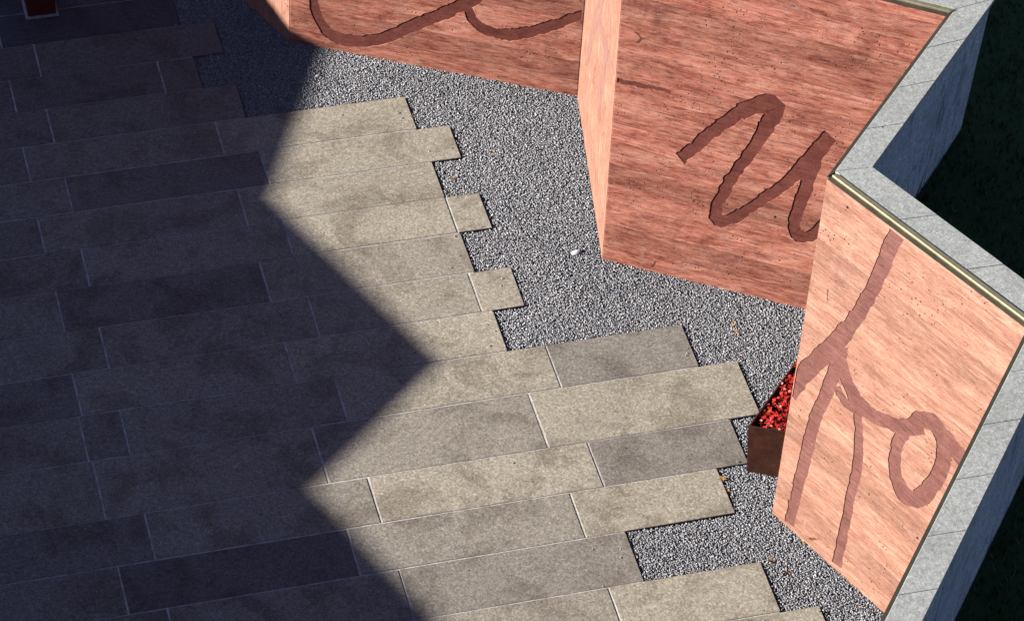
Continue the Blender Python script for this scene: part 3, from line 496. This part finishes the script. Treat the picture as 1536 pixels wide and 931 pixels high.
# ------------------------------------------------------------------ rust steel planter with red flowers behind the wall's sharp corner
A = Vector((.912, -4.925, 0)); B = Vector((1.145, -5.030, 0)); e1 = Vector((.700, .714, 0)).normalized(); e2 = Vector((.647, .763, 0)).normalized()
D = A + e1 * 1.15; C = B + e2 * 1.12; ZP = .36
pl = empty('steel_planter', A); tag(pl, 'low rusted steel planter box tucked behind the sharp corner of the red wall', 'planter')
cs = [A, B, C, D]; cen = (A + B + C + D) / 4
ins = []
for i in range(4):
    p0, p1, p2 = cs[i - 1], cs[i], cs[(i + 1) % 4]
    d0 = (p1 - p0).normalized(); d1 = (p2 - p1).normalized(); n0 = Vector((-d0.y, d0.x, 0)); n1 = Vector((-d1.y, d1.x, 0))
    bis = (n0 + n1).normalized(); ins.append(p1 + bis * (.010 / max(.3, bis.dot(n0))))
for i in range(4):
    j = (i + 1) % 4; b = [q - A for q in (cs[i], cs[j], ins[j], ins[i])]
    tp_ = lambda q, z: Vector((q.x + (.030 if q.length < .2 and q.x < .1 else 0.0) * (1 - z / ZP), q.y, z))      # the box tapers towards its foot
    v, f = hexa([tp_(q, -.03) for q in b], [tp_(q, ZP) for q in b])
    o = mesh('side_panel', v, f, M_RUST, pl); bevel(o, .002, 1)
soil_v = [q - A + Vector((0, 0, .315)) for q in ins]
mesh('soil', soil_v, [(0, 1, 2, 3)], M_SOIL, pl)
def plant(c, rad, nf, label):
    pr = empty('flowering_plant', c); tag(pr, label, 'plant', 'red flowers in the planter')
    for (nm, mat, cnt, size, zr, np_) in (('foliage', M_GREEN, 44, (.016, .026), (.0, .06), 1), ('flower_head', M_FLOWER, int(nf * 1.5), (.008, .0135), (.035, .085), 4), ('pale_flower_head', M_PINK, nf // 5, (.007, .011), (.04, .088), 4)):
        v, f = [], []
        for _ in range(cnt):
            r_ = rad * math.sqrt(random.random()); a_ = random.uniform(0, 6.283); gpt = c + Vector((r_ * math.cos(a_), r_ * math.sin(a_), 0))
            if min((gpt - ins[q_]).dot(Vector((-(ins[(q_ + 1) % 4] - ins[q_]).y, (ins[(q_ + 1) % 4] - ins[q_]).x, 0)).normalized()) for q_ in range(4)) < .007: continue
            ce = Vector((r_ * math.cos(a_), r_ * math.sin(a_), random.uniform(*zr) * (1 - .45 * r_ / rad)))
            nrm = Vector((random.gauss(-.15, .45), random.gauss(-.1, .45), 1)).normalized(); t1 = nrm.orthogonal().normalized(); t2 = nrm.cross(t1); s_ = random.uniform(*size); ph = random.uniform(0, 6.28)
            for q in range(np_):
                an = ph + q * 6.283 / max(np_, 1); dd = t1 * math.cos(an) + t2 * math.sin(an); ee = nrm.cross(dd)
                o = len(v); v += [ce, ce + dd * s_ * .6 + ee * s_ * .5 + nrm * s_ * .15, ce + dd * s_ * 1.1 - nrm * s_ * random.uniform(-.1, .3), ce + dd * s_ * .6 - ee * s_ * .5 + nrm * s_ * .15]; f.append((o, o + 1, o + 2, o + 3))
        mesh(nm, v, f, mat, pr)['kind'] = 'stuff'
wh = ['nearest the front panel of the planter', 'second from the front of the planter', 'half hidden behind the wall edge', 'at the back of the planter behind the wall corner', 'last at the far end of the planter']
for i in range(5):
    c = A.lerp(B, .56) + e2 * (.13 + .19 * i); c.z = .312
    plant(c, .14, 190, 'clump of small bright red flowers, ' + wh[i])

# ------------------------------------------------------------------ red post in the shade, top left
post = empty('red_post', (-2.21, -.19, 0)); tag(post, 'dark red square post standing on the shaded paving at the upper left', 'post')
def pbox(name, hx, hy, z0, z1, mat, par, bev=0):
    v, f = hexa([(-hx, -hy, z0), (hx, -hy, z0), (hx, hy, z0), (-hx, hy, z0)], [(-hx, -hy, z1), (hx, -hy, z1), (hx, hy, z1), (-hx, hy, z1)])
    o = mesh(name, v, f, mat, par)
    if bev: bevel(o, bev)
pbox('shaft', .088, .088, .008, .95, M_REDSTEEL, post, .006)
pbox('base_plate', .104, .104, .0022, .0078, M_TRIM, post)
pbox('cap', .095, .095, .951, .972, M_REDSTEEL, post, .004)

# ------------------------------------------------------------------ fallen leaves and stray pebbles
def leaf(x, y, z, size, mat, label):
    v = [(0, 0, 0)]; lobes = 5; cup = random.uniform(.1, .5)
    for i in range(2 * lobes):
        a = i * math.pi / lobes; r = size * (random.uniform(.75, 1.15) if i % 2 == 0 else random.uniform(.32, .5)); v.append((r * math.cos(a), r * math.sin(a) * .85, cup * r * random.uniform(.3, 1.2)))
    f = [(0, 1 + i, 1 + (i + 1) % (2 * lobes)) for i in range(2 * lobes)]
    o = mesh('fallen_leaf', v, f, mat); o.location = (x, y, z); o.rotation_euler = (random.gauss(0, .15), random.gauss(0, .15), random.uniform(0, 6.28))
    tag(o, label, 'leaf', 'fallen leaves')
leaf(1.216, -3.812, -.006, .023, M_DRY, 'upper of two touching tan leaves on the gravel below the middle script panel')
leaf(1.213, -3.872, -.006, .024, M_DRY, 'lower of two touching tan leaves on the gravel below the middle script panel')
leaf(1.384, -3.853, -.006, .012, M_DRY2, 'tiny brown leaf on gravel close to the foot of the middle panel')
leaf(.79, -4.958, .004, .030, M_DRY, 'orange leaf at a paving corner left of the planter')
leaf(.793, -5.045, .004, .020, M_DRY, 'small orange leaf on the paving end below the planter')
leaf(.869, -5.583, -.004, .032, M_DRY, 'largest orange leaf beside the corner of the bottom paving slab')
leaf(.935, -5.680, -.006, .017, M_DRY2, 'small brown leaf on gravel near the bottom right paving slab')
leaf(1.075, -5.492, -.004, .026, M_DRY, 'yellow leaf caught against the foot of the right script panel')
leaf(.872, -5.262, -.006, .013, M_DRY2, 'tiny brown leaf on gravel midway between planter and bottom slab')
leaf(.243, -2.077, -.006, .014, M_DRY, 'tiny tan leaf on gravel below the upper script panel')
leaf(-.051, -2.256, -.006, .020, M_DRY, 'tan leaf in the gravel notch between two upper paving ends')
leaf(-.801, -1.191, -.006, .013, M_DRY2, 'small red-brown leaf on shaded gravel at the top')
leaf(.33, -4.62, .004, .010, M_DRY2, 'tiny dark leaf lying on the sunlit middle paving')
def pebble(x, y, z, r, label):
    v, f = [], []; nu, nv = 10, 6
    for j in range(nv + 1):
        for i in range(nu):
            th = math.pi * j / nv; ph = 2 * math.pi * i / nu; k_ = 1 + .12 * math.sin(2.1 * ph + j) + .08 * math.sin(3 * th + i)
            v.append((1.5 * r * k_ * math.sin(th) * math.cos(ph), r * k_ * math.sin(th) * math.sin(ph), .6 * r * math.cos(th)))
    for j in range(nv):
        for i in range(nu): f.append((j * nu + i, (j + 1) * nu + i, (j + 1) * nu + (i + 1) % nu, j * nu + (i + 1) % nu))
    o = mesh('pebble', v, f, M_WHITE, smooth=True); o.location = (x, y, z); o.rotation_euler.z = .35; tag(o, label, 'pebble', 'stray pale pebbles')
pebble(.497, -3.044, -.004, .023, 'large white pebble on gravel beside the outer corner of the wall')
pebble(-.643, -1.178, -.005, .012, 'small cream pebble on sunlit gravel at the shadow edge')
